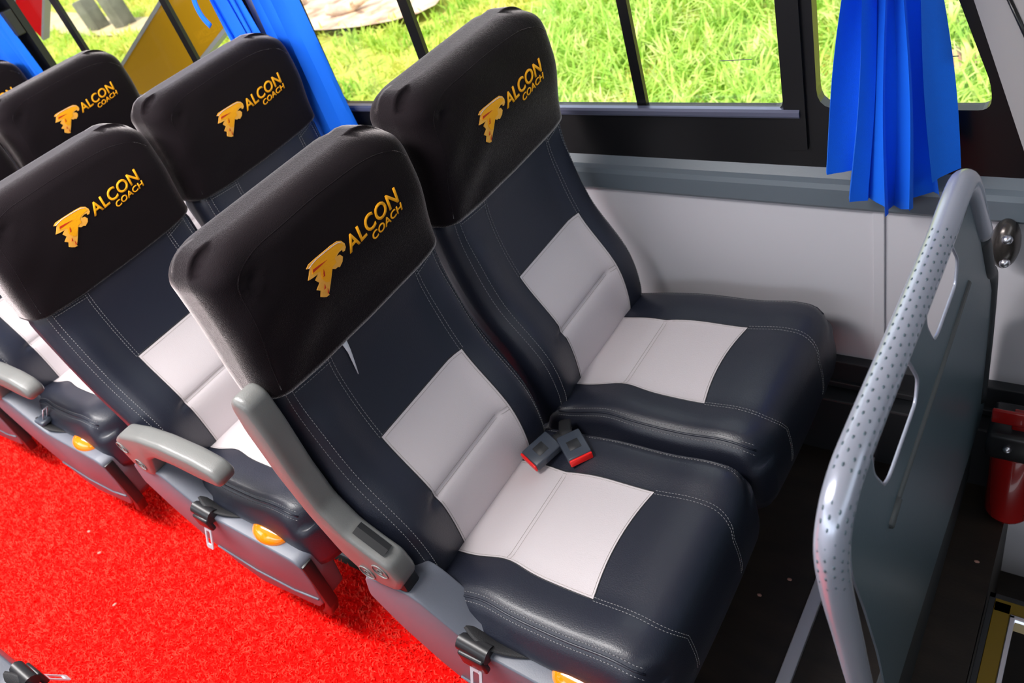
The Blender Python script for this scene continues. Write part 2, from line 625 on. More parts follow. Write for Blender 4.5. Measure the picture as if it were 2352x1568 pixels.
def smooth_path2(p):
    return [(v.x, v.y) for v in smooth_path([(a, b, 0) for a, b in p], 5)]


def dashes(bm, pts, r=0.0007, dash=0.0042, gap=0.0022, off=None):
    """a line of stitches along a polyline of points"""
    P = [Vector(p) for p in pts]
    L = [0]
    for a, b in zip(P, P[1:]):
        L.append(L[-1] + (b - a).length)

    def at(s):
        for i in range(len(P) - 1):
            if s <= L[i + 1]:
                return P[i].lerp(P[i + 1], (s - L[i]) / max(1e-9, L[i + 1] - L[i]))
        return P[-1]
    s = 0
    while s + dash < L[-1]:
        tube(bm, [at(s), at(s + dash / 2), at(s + dash)], r, 4)
        s += dash + gap


def bline(pts, n=10, off=0.0006):
    """(y, z) line laid on the backrest front"""
    q = []
    for a, b in zip(pts, pts[1:]):
        for k in range(n):
            t = k / n
            q.append((a[0] + (b[0] - a[0]) * t, a[1] + (b[1] - a[1]) * t))
    q.append(pts[-1])
    return [front_pt(y, z, off) for y, z in q]


def make_back_seams(parent):
    def seam(lines):
        bm = bmesh.new()
        for l in lines:
            dashes(bm, bline(l))
        obj('stitched_seam', bm, M_STITCH, parent)
    for P0 in (PY0, PY1):
        seam([[(P0 + q, 0.712), (P0 + q, 0.90)] for q in (-0.0035, 0.0035)])
    for sg, E_ in ((1, Y0), (-1, Y1)):
        seam([[(E_ + sg * q, 0.90), (E_ + sg * q, 0.72), (E_ + sg * (q + 0.002), 0.55), (E_ + sg * (q + 0.004), 0.40)] for q in (0.020, 0.031)])
    seam([[(Y0 + 0.034, 0.897 + q), (PY0, 0.888 + q)] for q in (-0.003, 0.003)])
    seam([[(PY1, 0.888 + q), (Y1 - 0.034, 0.900 + q)] for q in (-0.003, 0.003)])
    bm = bmesh.new()
    for z in (0.5685, 0.5765):
        tube(bm, bline([(PY0 + 0.004, z), (PY1 - 0.004, z)], 20, 0.0002), 0.0006, 4)
    tube(bm, bline([(PY0 + 0.004, 0.705), (PY1 - 0.004, 0.705)], 20, 0.0002), 0.0006, 4)
    tube(bm, bline([(PY0 + 0.004, 0.705), (PY0 + 0.004, 0.40)], 20, 0.0002), 0.0006, 4)
    tube(bm, bline([(PY1 - 0.004, 0.705), (PY1 - 0.004, 0.40)], 20, 0.0002), 0.0006, 4)
    obj('patch_stitching', bm, M_STITCHL, parent)
    bm = bmesh.new()
    tube(bm, bline([(PY0 - 0.001, 0.40), (PY0 - 0.001, 0.712), (PY1 + 0.001, 0.712), (PY1 + 0.001, 0.40)], 20, 0.0), 0.0011, 5)
    obj('piping', bm, M_SHELL, parent)


# ---- cushion
CX0, CX1 = -0.345, 0.150
CY0, CY1 = -0.104, 0.344
CZ = 0.46


def warp_patch(y, x):
    """bend the sewn outline of the pale patch"""
    # long sides dip inwards at the cross seam, front edge bows
    k = math.exp(-((x + 0.185) / 0.05) ** 2)
    dy = 0.0
    if y < 0.12:
        dy = 0.010 * k * (1 - abs(y - 0.0) / 0.2)
    else:
        dy = -0.010 * k * (1 - abs(0.232 - y) / 0.2)
    f = sst(-0.10, 0.0, x) * (1 - sst(0.0, 0.10, x))
    u = (y - 0.116) / 0.116
    dx = -0.014 * (1 - u * u) * f if abs(u) < 1 else 0
    return dy, dx


def cushion_pt(y, x, w):
    u = (y - YC + 0.003) / ((CY1 - CY0) / 2)
    yy = y
    dy, dx = warp_patch(y, x) if w >= 1 else (0, 0)
    r = 0.040
    # corner rounding in plan
    hw = (CY1 - CY0) / 2
    yc = (CY0 + CY1) / 2
    R = 0.045
    h = hw
    if x > CX1 - R:
        d = x - (CX1 - R)
        h = hw - R + math.sqrt(max(0, R * R - d * d))
    yl = yc + (y - yc) * h / hw
    e1 = max(0, abs(yl - yc) - (h - r)) / r
    e2 = max(0, x - (CX1 - 0.05)) / 0.05
    e3 = max(0, (CX0 + 0.04) - x) / 0.04
    e = min(1, math.hypot(e1, e2, e3))
    top = CZ + 0.006
    a = abs(yl - yc) / h
    top += 0.010 * sst(0.45, 0.75, a) * (1 - sst(0.8, 1, a))          # raised side bolsters
    top += 0.012 * math.exp(-((x - 0.075) / 0.06) ** 2)                # raised front roll
    top -= 0.030 * (1 - sst(-0.34, -0.15, x))                          # falls off to the back
    top -= 0.004 * math.exp(-((x + 0.185) / 0.012) ** 2) * (1 - sst(0.45, 0.55, a))
    bot = 0.355 + 0.012 * a * a - 0.05 * sst(0.02, 0.10, x) * (1 - sst(0.11, 0.15, x)) * 0
    if x > CX1 - 0.12:
        bot -= 0.07 * sst(CX1 - 0.12, CX1 - 0.02, x)
    H = top - bot
    rr = 0.042
    rb = 0.02
    if w >= 1:
        z = top - rr * (1 - math.sqrt(max(0, 1 - e * e)))
    elif w <= 0:
        z = bot + rb * (1 - math.sqrt(max(0, 1 - e * e)))
    else:
        zt = top - rr * (1 - math.sqrt(max(0, 1 - e * e)))
        zb = bot + rb * (1 - math.sqrt(max(0, 1 - e * e)))
        z = zb + (zt - zb) * w
    bulge = 0
    if 0 < w < 1:
        bulge = 0.006 * math.sin(math.pi * w)
    out = Vector((x + dx + (bulge if x >= CX1 - 1e-6 else 0), yl + dy + (bulge if y >= CY1 - 1e-6 else (-bulge if y <= CY0 + 1e-6 else 0)), z))
    return out


def make_cushion(root):
    ys = merge_lin((CY0, CY0 + 0.042, 7), (CY0 + 0.042, 0.0, 6), (0.0, 0.232, 16), (0.232, CY1 - 0.042, 6), (CY1 - 0.042, CY1, 7))
    xs = merge_lin((CX0, CX0 + 0.04, 4), (CX0 + 0.04, -0.20, 8), (-0.20, -0.17, 6), (-0.17, 0.0, 14), (0.0, 0.10, 8), (0.10, CX1, 8))

    def mf(side, y, x):
        return 1 if side == 'front' and 0 < y < 0.232 and x < 0 else 0
    bm = grid_block(ys, xs, lin(0, 1, 6), lambda y, x, w: cushion_pt(y, x, w), mf)
    c = obj('seat_cushion', bm, [M_DARK, M_LIGHT], root)

    def L(pts, n=14, off=0.0006):
        q = []
        for a, b in zip(pts, pts[1:]):
            q += [(a[0] + (b[0] - a[0]) * k / n, a[1] + (b[1] - a[1]) * k / n) for k in range(n)]
        q.append(pts[-1])
        return [cushion_pt(y, x, 1) + Vector((0, 0, off)) for y, x in q]
    def seam(lines, n=14):
        bm = bmesh.new()
        for l in lines:
            P_ = L(l, n)
            if l[-1][1] > 0.14:
                P_ += [cushion_pt(l[-1][0], CX1, w_) + Vector((0.0008, 0, 0)) for w_ in (0.98, 0.8, 0.6, 0.4, 0.2)]
            dashes(bm, P_)
        obj('stitched_seam', bm, M_STITCH, c)
    for P0, P1 in ((0.0, -0.004), (0.232, 0.236)):
        seam([[(P0 + q, 0.002), (P1 + q, CX1 - 0.004)] for q in (-0.0035, 0.0035)])
    seam([[(CY0 + q, -0.30), (CY0 + q, 0.13)] for q in (0.016, 0.028)], 30)
    seam([[(CY1 - q, -0.30), (CY1 - q, 0.13)] for q in (0.016, 0.028)], 30)
    bm = bmesh.new()
    for x in (-0.189, -0.181):
        tube(bm, L([(0.004, x), (0.228, x)], 22, 0.0001), 0.0006, 4)
    tube(bm, L([(0.004, -0.30), (0.004, -0.004), (0.228, -0.004), (0.228, -0.30)], 22, 0.0001), 0.0006, 4)
    obj('patch_stitching', bm, M_STITCHL, c)
    bm = bmesh.new()
    tube(bm, L([(-0.001, -0.30), (-0.001, 0.001), (0.233, 0.001), (0.233, -0.30)], 22, -0.0003), 0.0013, 5)
    obj('piping', bm, M_SHELL, c)
    for yy in (CY0 + 0.022, CY1 - 0.022):
        bm = bmesh.new()
        tube(bm, L([(yy, -0.30), (yy, 0.13)], 30, 0.0), 0.0022, 6)
        obj('welt', bm, M_DARK, c)
    return c


PANEL = [(-0.405, 0.488), (-0.388, 0.500), (-0.282, 0.510), (-0.262, 0.497), (-0.195, 0.428), (-0.150, 0.402), (-0.05, 0.392), (0.112, 0.380), (0.132, 0.365), (0.128, 0.30), (0.100, 0.20), (0.065, 0.165),
         (-0.175, 0.128), (-0.25, 0.165), (-0.33, 0.245), (-0.39, 0.33), (-0.43, 0.42)]
ARM = [(-0.038, -0.035), (-0.044, 0.015), (-0.026, 0.052), (0.025, 0.083), (0.12, 0.105), (0.22, 0.115), (0.33, 0.112), (0.392, 0.100), (0.408, 0.076), (0.395, 0.052), (0.33, 0.050), (0.23, 0.056), (0.15, 0.050),
       (0.095, 0.022), (0.065, -0.018), (0.045, -0.052), (0.0, -0.060)]
HUB = (-0.335, 0.548)


def make_side_panel(root, s=1):
    """s = 1: aisle on the -y side"""
    def Y(v):
        return v if s > 0 else 2 * YC - v
    bm = prism(roundpoly(PANEL, 0.010, 3), 1, Y(-0.138), Y(-0.066), 0.004, 2)
    p = obj('side_panel', bm, M_PANEL, root, auto=50)
    bm = bmesh.new()
    tube(bm, [(-0.285, Y(-0.1385), 0.222), (-0.15, Y(-0.1385), 0.192), (0.0, Y(-0.1385), 0.197), (0.100, Y(-0.1385), 0.222)], 0.0032, 6)
    obj('panel_rib', bm, M_PANEL, p)
    # dark bracket at the front end
    bm = prism(roundpoly([(0.118, 0.36), (0.137, 0.36), (0.118, 0.19), (0.085, 0.135), (0.052, 0.135), (0.075, 0.16), (0.104, 0.20)], 0.006, 2), 1, Y(-0.136), Y(-0.108), 0.003, 2)
    obj('end_bracket', bm, M_BLACK, root, auto=40)
    # amber reflector, a half disc dome standing on the panel top against the cushion
    bm = bmesh.new()
    bmesh.ops.create_uvsphere(bm, u_segments=24, v_segments=12, radius=1)
    for v in bm.verts:
        v.co = Vector((0.014 + v.co.x * 0.056, Y(-0.103 + (min(v.co.y, 0.5)) * 0.032), 0.386 + v.co.z * 0.028))
    r = obj('amber_reflector', bm, M_AMBER, p)
    r['label'] = 'domed orange lens'
    # hinge socket under the armrest
    bm = bmesh.new()
    box(bm, (-0.375, min(Y(-0.135), Y(-0.10)), 0.46), (-0.285, max(Y(-0.135), Y(-0.10)), 0.55), 0.006)
    obj('hinge_block', bm, M_BLACK, root, auto=40)
    return p


def make_armrest(root, up, s=1):
    def Y(v):
        return v if s > 0 else 2 * YC - v
    ang = math.radians(-90.0) if up else 0.0
    ca, sa = math.cos(-ang), math.sin(-ang)

    def T(p):
        return (HUB[0] + p[0] * ca - p[1] * sa, HUB[1] + p[0] * sa + p[1] * ca)
    pts = roundpoly(ARM, 0.012, 3)
    if up:
        pass
    y0 = Y(-0.142)
    y1 = Y(-0.096)
    bm = prism([T(p) for p in pts], 1, y0, y1, 0.011, 4)
    a = obj('armrest', bm, M_ARM, root, auto=60)
    bm = bmesh.new()
    for cxy, rr in (((-0.012, 0.030), 0.017), ((0.018, -0.018), 0.017)):
        pp = [T((cxy[0] + rr * math.cos(t), cxy[1] + rr * math.sin(t))) for t in np.linspace(0, 2 * math.pi, 21)]
        tube(bm, [(q[0], y0 - 0.0005 * s, q[1]) for q in pp], 0.0015, 6, cap=False)
        pp = [T((cxy[0] + 0.35 * rr * math.cos(t), cxy[1] + 0.35 * rr * math.sin(t))) for t in np.linspace(0, 2 * math.pi, 13)]
        tube(bm, [(q[0], y0 - 0.0005 * s, q[1]) for q in pp], 0.0010, 6, cap=False)
    obj('moulded_rings', bm, M_ARM, a)
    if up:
        # black bar on the underside paints in a recess's shade, facing forward when raised
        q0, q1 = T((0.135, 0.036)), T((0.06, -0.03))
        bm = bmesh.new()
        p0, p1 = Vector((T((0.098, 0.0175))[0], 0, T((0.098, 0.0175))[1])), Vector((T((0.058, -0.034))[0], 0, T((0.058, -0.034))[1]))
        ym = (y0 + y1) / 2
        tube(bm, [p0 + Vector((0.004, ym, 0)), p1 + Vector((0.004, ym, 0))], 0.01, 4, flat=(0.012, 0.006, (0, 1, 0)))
        obj('slot', bm, M_SLOT_SHADE, a, smooth=False)
    return a


def make_tongue(root, s, pose):
    """belt tongue hanging over the panel edge (pose 'hang') or standing up (pose 'up')"""
    def Y(v):
        return v if s > 0 else 2 * YC - v
    # webbing from the hinge down between cushion and panel
    bm = bmesh.new()
    tube(bm, smooth_path([(-0.27, Y(-0.085), 0.46), (-0.22, Y(-0.100), 0.43), (-0.17, Y(-0.118), 0.418), (-0.13, Y(-0.112), 0.402), (-0.07, Y(-0.085), 0.385)], 5), 0.01, 8, flat=(0.004, 0.018, (0, 0.6 * s, 1)))
    b = obj('belt_webbing', bm, M_WEB, root)
    if pose == 'hang':
        bm = bmesh.new()
        tube(bm, [(-0.205, Y(-0.136), 0.418), (-0.145, Y(-0.136), 0.408)], 0.017, 14)
        box(bm, (-0.203, min(Y(-0.158), Y(-0.145)), 0.375), (-0.147, max(Y(-0.158), Y(-0.145)), 0.412), 0.004)
        h = obj('belt_tongue_grip', bm, M_BLACK, root, auto=50)
        bm = bmesh.new()
        hole = roundpoly([(-0.183, 0.366), (-0.169, 0.366), (-0.169, 0.334), (-0.183, 0.334)], 0.003, 3)
        oute = roundpoly([(-0.189, 0.382), (-0.163, 0.382), (-0.163, 0.325), (-0.189, 0.325)], 0.004, 3)
        bm = prism(oute, 1, Y(-0.1535), Y(-0.1505), holes=[hole])
        for v in bm.verts:
            v.co.y -= s * max(0.0, 0.378 - v.co.z) * 0.5
        obj('belt_tongue', bm, M_STEEL, h, smooth=False)
    else:
        bm = bmesh.new()
        box(bm, (-0.20, min(Y(-0.132), Y(-0.098)), 0.418), (-0.150, max(Y(-0.132), Y(-0.098)), 0.434), 0.005)
        h = obj('belt_tongue_grip', bm, M_BUCKLE, root, auto=50)
        bm = bmesh.new()
        for dy in (-0.007, 0.007):
            tube(bm, [(-0.165, Y(-0.110) + dy, 0.432), (-0.135, Y(-0.098) + dy, 0.470)], 0.0022, 6)
        tube(bm, [(-0.135, Y(-0.098) - 0.009, 0.470), (-0.135, Y(-0.098) + 0.009, 0.470)], 0.0022, 6)
        obj('belt_tongue', bm, M_STEEL, h)


def make_buckle(root, c, ang, tilt, roll, tail):
    """buckle body centred at c in the seat's frame"""
    E = Matrix.Translation(c) @ Matrix.Rotation(ang, 4, 'Z') @ Matrix.Rotation(tilt, 4, 'Y') @ Matrix.Rotation(roll, 4, 'X')
    bm = box(bmesh.new(), (-0.036, -0.0245, -0.010), (0.029, 0.0245, 0.010), 0.003)
    bm.transform(E)
    k = obj('belt_buckle', bm, M_BUCKLE, root, auto=50)
    bm = box(bmesh.new(), (0.0285, -0.0235, -0.0085), (0.0335, 0.0235, 0.0085), 0.002)
    bm.transform(E)
    obj('release_button', bm, M_REDP, k, auto=50)
    bm = box(bmesh.new(), (-0.014, -0.012, 0.0098), (0.010, 0.012, 0.0106), 0.0003, 1)
    bm.transform(E)
    obj('buckle_inset', bm, M_SHELL, k, auto=50)
    bm = bmesh.new()
    p = E @ Vector((-0.034, 0, 0))
    q = E @ Vector((-0.05, 0, 0.002))
    tube(bm, smooth_path([p, q, tail], 5), 0.01, 8, flat=(0.003, 0.013, (0, 0, 1)))
    obj('buckle_strap', bm, M_WEB, k)


def make_seat(label, aisle, s=1, arm=None, tongue=None, logo=(0, 0)):
    root = thing('coach_seat', label, 'seat', (0, 0, 0), 'coach seats with embroidered head covers')
    make_cushion(root)
    b = make_backrest(root)
    make_back_seams(b)
    c = make_cover(root)
    make_logo(c, *logo)
    # shell and frame behind and below
    bm = bmesh.new()
    box(bm, (-0.34, CY0 + 0.03, 0.315), (0.06, CY1 - 0.03, 0.365), 0.012)
    obj('seat_pan', bm, M_SHELL, root, auto=50)
    bm = bmesh.new()
    box(bm, (-0.40, Y0 + 0.02, 0.33), (-0.34, Y1 - 0.02, 0.44), 0.012)
    obj('recliner_frame', bm, M_BLACK, root, auto=50)
    if aisle:
        make_side_panel(root, s)
        if arm:
            make_armrest(root, arm == 'up', s)
        if tongue:
            make_tongue(root, s, tongue)
        bm = bmesh.new()
        for xx in (-0.24, -0.02):
            box(bm, (xx - 0.02, 0.06, 0.0), (xx + 0.02, 0.10, 0.32), 0.006)
        box(bm, (-0.31, 0.045, 0.0), (0.05, 0.115, 0.012), 0.003)
        obj('pedestal', bm, M_SILL, root, auto=40)
    else:
        bm = bmesh.new()
        box(bm, (-0.20, 0.24, 0.0), (-0.14, 0.28, 0.32), 0.006)
        obj('pedestal', bm, M_BLACK, root, auto=40)
    return root


def kids(o):
    return [c for c in bpy.data.objects if c.parent == o]


def copy_tree(o, parent=None, skip=()):
    c = o.copy()
    COL.objects.link(c)
    c.parent = parent
    for ch in kids(o):
        if ch.name.split('.')[0] in skip:
            continue
        copy_tree(ch, c, skip)
    return c


PITCH = [0.0, 0.8066, 1.6453, 2.3721, 3.15]
WY = 0.46

# ------------------------------------------------------------------ setting
SL = -0.018       # the window line is not quite level with the floor


def zz(x, z):
    return z + SL * (x + 0.38)


def quad(pts):
    return [(x, zz(x, z)) for x, z in pts]


def xbar(poly_yz, x0, x1, slope=SL):
    """bar along x with a (y, z) profile, following the window line"""
    bm = bmesh.new()
    rings = []
    for x in (x0, x1):
        rings.append([bm.verts.new((x, y, z + slope * (x + 0.38))) for y, z in poly_yz])
    n = len(poly_yz)
    for k in range(n):
        bm.faces.new((rings[0][k], rings[0][(k + 1) % n], rings[1][(k + 1) % n], rings[1][k]))
    bm.faces.new(rings[0][::-1])
    bm.faces.new(rings[1])
    return bm


# floor, carpet
bm = box(bmesh.new(), (-6, -1.9, -0.06), (0.50, 0.93, 0.0))
box(bm, (0.50, -1.9, -0.06), (1.6, 0.33, 0.0))
struct('floor', bm, M_VINYL, smooth=False)
bm = box(bmesh.new(), (-6, -0.66, 0.0), (0.18, 0.03, 0.006))
carpet = tag(obj('aisle_carpet', bm, M_CARPET, smooth=False), 'bright red shaggy carpet runner laid along the coach aisle', 'carpet')
# pile
NB = 80000
px = rng.uniform(-3.6, 0.15, NB)
py = rng.uniform(-0.655, 0.028, NB)
ln = rng.uniform(0.009, 0.017, NB)
az = rng.uniform(0, 2 * math.pi, NB)
lean = rng.uniform(0.3, 1.1, NB)
wd = rng.uniform(0.0012, 0.0024, NB)
dx, dy = np.cos(az), np.sin(az)
tx, ty = -dy, dx
V = np.zeros((NB, 5, 3))
for i, (f, wf) in enumerate(((0, 1), (0, 1), (0.55, 0.8), (0.55, 0.8), (1, 0))):
    sgn = (-1) ** i if i < 4 else 0
    h = ln * (f if f < 1 else 0.85) * np.cos(lean * f)
    o_ = ln * f * np.sin(lean * f)
    V[:, i, 0] = px + dx * o_ + tx * wd * wf * sgn
    V[:, i, 1] = py + dy * o_ + ty * wd * wf * sgn
    V[:, i, 2] = 0.005 + h


def blades_mesh(name, V, mt):
    n = len(V)
    me = bpy.data.meshes.new(name)
    me.vertices.add(n * 5)
    me.vertices.foreach_set('co', V.reshape(-1))
    b = np.arange(n)[:, None] * 5
    q = np.concatenate([b + 0, b + 1, b + 3, b + 2, b + 2, b + 3, b + 4], 1).reshape(-1)
    me.loops.add(n * 7)
    me.loops.foreach_set('vertex_index', q)
    me.polygons.add(n * 2)
    st = np.stack([np.arange(n) * 7, np.arange(n) * 7 + 4], 1).reshape(-1)
    me.polygons.foreach_set('loop_start', st)
    me.update(calc_edges=True)
    me.validate()
    o = obj(name, me, mt, smooth=False)
    return o


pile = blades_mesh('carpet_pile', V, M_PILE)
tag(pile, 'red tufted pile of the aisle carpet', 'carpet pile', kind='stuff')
# lint
bm = bmesh.new()
for (x, y) in ((-1.735, -0.27), (-1.86, -0.235), (-1.50, -0.36), (-0.62, -0.28), (-0.58, -0.25), (-0.64, -0.262), (-0.95, -0.52)):
    r = bmesh.ops.create_icosphere(bm, subdivisions=1, radius=1)
    a = random.uniform(0, 3)
    for v in r['verts']:
        v.co = Vector((x + (v.co.x * math.cos(a) - v.co.y * 0.6 * math.sin(a)) * 0.008, y + (v.co.x * math.sin(a) + v.co.y * 0.6 * math.cos(a)) * 0.008, 0.017 + v.co.z * 0.003))
tag(obj('carpet_lint', bm, M_LINT), 'scattered pale crumbs of lint lying on the red carpet', 'lint', kind='stuff')

# right wall (window side)
bm = bmesh.new()
box(bm, (-6, 0.87, -0.45), (0.222, 0.93, 0.715))
box(bm, (0.226, 0.87, -0.45), (1.6, 0.93, 0.70))
box(bm, (-6, 0.874, -0.45), (1.6, 0.925, 0.69))
struct('wall_right', bm, M_WALL, smooth=False)
bm = box(bmesh.new(), (0.204, 0.864, 0.26), (0.226, 0.8705, 0.70), 0.002)
struct('trim_1', bm, M_WALL, smooth=False)
# sill: slate grey ledge
struct('trim_2', xbar([(0.92, 0.686), (0.852, 0.686), (0.846, 0.694), (0.846, 0.732), (0.850, 0.742), (0.860, 0.748), (0.882, 0.772), (0.92, 0.772)], -6, 1.58, -0.026), M_SILL, smooth=False)
# skirting: heater duct
bm = bmesh.new()
box(bm, (-6, 0.845, 0.165), (1.58, 0.872, 0.262), 0.003)
box(bm, (-6, 0.80, -0.01), (1.58, 0.872, 0.18), 0.004)
box(bm, (-6, 0.835, 0.19), (1.58, 0.848, 0.205), 0.002)
struct('baseboard_right', bm, M_BASE, smooth=False)
# vent strip behind the window seats
# window frames (black), each with its openings
FY0, FY1 = 0.874, 0.900
ZB = 0.755        # underside of the black band
ZT = 1.62


def frame(name, outer, holes, rr=0.03):
    hs = [roundpoly(quad(h), rr, 5) for h in holes]
    bm = prism(quad(outer), 1, FY0, FY1, holes=hs)
    return struct(name, bm, M_FRAME, smooth=False)


W1 = frame('window_1', [(-3.6, ZB), (-1.30, ZB), (-1.30, ZT), (-3.6, ZT)], [[(-2.70, 0.90), (-1.50, 0.90), (-1.50, 1.5), (-2.70, 1.5)]])
W2 = frame('window_2', [(-1.30, ZB), (0.088, ZB), (0.088, ZT), (-1.30, ZT)], [[(-1.19, 0.880), (0.045, 0.880), (0.045, 1.5), (-1.19, 1.5)]], 0.02)
W3 = frame('window_3', [(0.088, ZB), (0.462, ZB), (0.445, 0.80), (0.16, 1.62), (0.088, ZT)], [[(0.108, 0.882), (0.388, 0.882), (0.385, 0.925), (0.165, 1.50), (0.108, 1.50)]], 0.038)


def pane(parent, pts):
    bm = prism(quad(pts), 1, 0.893, 0.897)
    return obj('glass_pane', bm, M_GLASS, parent, smooth=False)


pane(W1, [(-2.70, 0.90), (-1.50, 0.90), (-1.50, 1.5), (-2.70, 1.5)])
pane(W2, [(-1.19, 0.880), (0.045, 0.880), (0.045, 1.5), (-1.19, 1.5)])
pane(W3, [(0.108, 0.882), (0.388, 0.882), (0.385, 0.925), (0.165, 1.50), (0.108, 1.50)])
for par, xs in ((W1, ((-2.405, 0.019), (-1.775, 0.015))), (W2, ((-0.828, 0.015), (-0.258, 0.011)))):
    for x, h in xs:
        bm = prism(quad([(x - h, 0.87), (x + h, 0.87), (x + h, 1.5), (x - h, 1.5)]), 1, 0.884, 0.896)
        obj('mullion', bm, M_FRAME, par, smooth=False)
# sash of the sliding pane: slim rail, bottom corners filled
bm = xbar([(0.878, 0.868), (0.863, 0.868), (0.861, 0.872), (0.861, 0.880), (0.866, 0.884), (0.878, 0.884)], -1.20, 0.078)
obj('sash_rail', bm, M_ALU, W2, smooth=False)
for x0, x1 in ((0.078, 0.088),):
    bm = prism(quad([(x0 - 0.03, 0.80), (x1, 0.80), (x1, 1.5), (x0 - 0.03, 1.5)]), 1, 0.866, 0.880)
    obj('sash_stile', bm, M_FRAME, W2, smooth=False)
bm = bmesh.new()
box(bm, (-2.80, 0.84, 1.20), (-2.70, 0.872, 1.29), 0.004)
obj('window_catch', bm, M_BLACK, W1, smooth=False)
# maker's marks etched on two panes (small, dark, abstract)
for par, x, z in ((W2, -0.045, 0.965), (W3, 0.30, 0.955)):
    bm = bmesh.new()
    box(bm, (x - 0.032, 0.8915, z), (x + 0.032, 0.8925, z + 0.0012))
    obj('etched_line', bm, M_POST, par, smooth=False)
# diagonal pillar panel at the front
bm = prism(quad([(0.462, ZB), (1.58, ZB), (1.58, ZT), (0.16, 1.62), (0.445, 0.80)]), 1, 0.868, 0.915)
struct('wall_front_pillar', bm, M_PILLAR, smooth=False)
bm = bmesh.new()
tube(bm, [(0.395, 0.867, 1.06), (0.455, 0.867, 0.93)], 0.0035, 6)
struct('trim_3', bm, M_FRAME)
# pillar between window 1 and 2 behind the curtains
bm = prism(quad([(-1.36, 0.78), (-1.27, 0.78), (-1.27, 1.6), (-1.36, 1.6)]), 1, 0.862, 0.880)
struct('trim_4', bm, M_WALL, smooth=False)
# upper part of the window wall, ceiling, far side and ends (close the coach in)
bm = box(bmesh.new(), (-6, 0.88, 1.58), (1.6, 0.93, 1.98))
box(bm, (-6, 0.88, 0.76), (-3.6, 0.93, 1.6))
struct('wall_right_upper', bm, M_ROOF, smooth=False)
struct('ceiling', box(bmesh.new(), (-6, -1.95, 1.97), (1.6, 0.95, 2.02)), M_ROOF, smooth=False)
bm = box(bmesh.new(), (-6, -1.98, -0.45), (1.6, -1.9, 1.25))  # unseen far wall, window openings kept small to limit the side light
box(bm, (-6, -1.98, 1.75), (1.6, -1.9, 2.0))
for x in (-6, -4.4, -2.8, -1.2, 0.4, 1.5):
    box(bm, (x, -1.98, 0.85), (x + 0.1, -1.9, 1.8))
struct('wall_left', bm, M_WALL, smooth=False)
struct('wall_back', box(bmesh.new(), (-6.05, -1.95, -0.06), (-5.98, 0.95, 2.0)), M_WALL, smooth=False)
bm = box(bmesh.new(), (1.58, -1.95, -0.45), (1.66, 0.95, 1.35))  # unseen front wall, height chosen to limit daylight on seat fronts and floor
struct('wall_front', bm, M_SHELL, smooth=False)

# step well with ochre edging, beside the modesty panel
bm = bmesh.new()
box(bm, (0.50, 0.33, -0.45), (1.6, 0.93, -0.40))
box(bm, (0.495, 0.33, -0.45), (0.50, 0.93, -0.06))
struct('floor_step_well', bm, M_VINYL, smooth=False)

# ------------------------------------------------------------------ outdoors
bm = bmesh.new()
gx = lin(-45, 12, 60)
gy = lin(1.2, 40, 44)
gv = [[bm.verts.new((x, y, -0.92 + 0.10 * math.sin(x * 0.7) * math.sin(y * 0.5) + max(0, y - 9) * 0.10)) for y in gy] for x in gx]
for i in range(len(gx) - 1):
    for j in range(len(gy) - 1):
        bm.faces.new((gv[i][j], gv[i + 1][j], gv[i + 1][j + 1], gv[i][j + 1]))
g = struct('ground', bm, M_GROUND)


def gz(x, y):
    return -0.92 + 0.10 * math.sin(x * 0.7) * math.sin(y * 0.5) + max(0, y - 9) * 0.10


def grass(name, n, xr, yr, L, wdt, mt, seed, keep=None):
    r = np.random.default_rng(seed)
    x = r.uniform(*xr, n)
    y = r.uniform(*yr, n)
    # clumps
    cxs = r.uniform(*xr, n // 30)
    cys = r.uniform(*yr, n // 30)
    k = r.integers(0, n // 30, n)
    use = r.random(n) < 0.75
    x = np.where(use, cxs[k] + r.normal(0, 0.09, n), x)
    y = np.where(use, cys[k] + r.normal(0, 0.09, n), y)
    if keep is not None:
        mk = keep(x, y)
        x, y = x[mk], y[mk]
        n = len(x)
    ln_ = r.uniform(*L, n)
    az_ = r.uniform(0, 2 * math.pi, n)
    le = r.uniform(0.3, 1.7, n)
    w_ = r.uniform(*wdt, n)
    dx_, dy_ = np.cos(az_), np.sin(az_)
    z = -0.94 + 0.10 * np.sin(x * 0.7) * np.sin(y * 0.5) + np.maximum(0, y - 9) * 0.10
    V_ = np.zeros((n, 5, 3))
    for i, (f, wf) in enumerate(((0, 0.7), (0, 0.7), (0.55, 1), (0.55, 1), (1, 0))):
        sg = (-1) ** i if i < 4 else 0
        V_[:, i, 0] = x + dx_ * ln_ * f * np.sin(le * f) - dy_ * w_ * wf * sg
        V_[:, i, 1] = y + dy_ * ln_ * f * np.sin(le * f) + dx_ * w_ * wf * sg
        V_[:, i, 2] = z + ln_ * f * np.cos(le * f * 0.9)
    return blades_mesh(name, V_, mt)


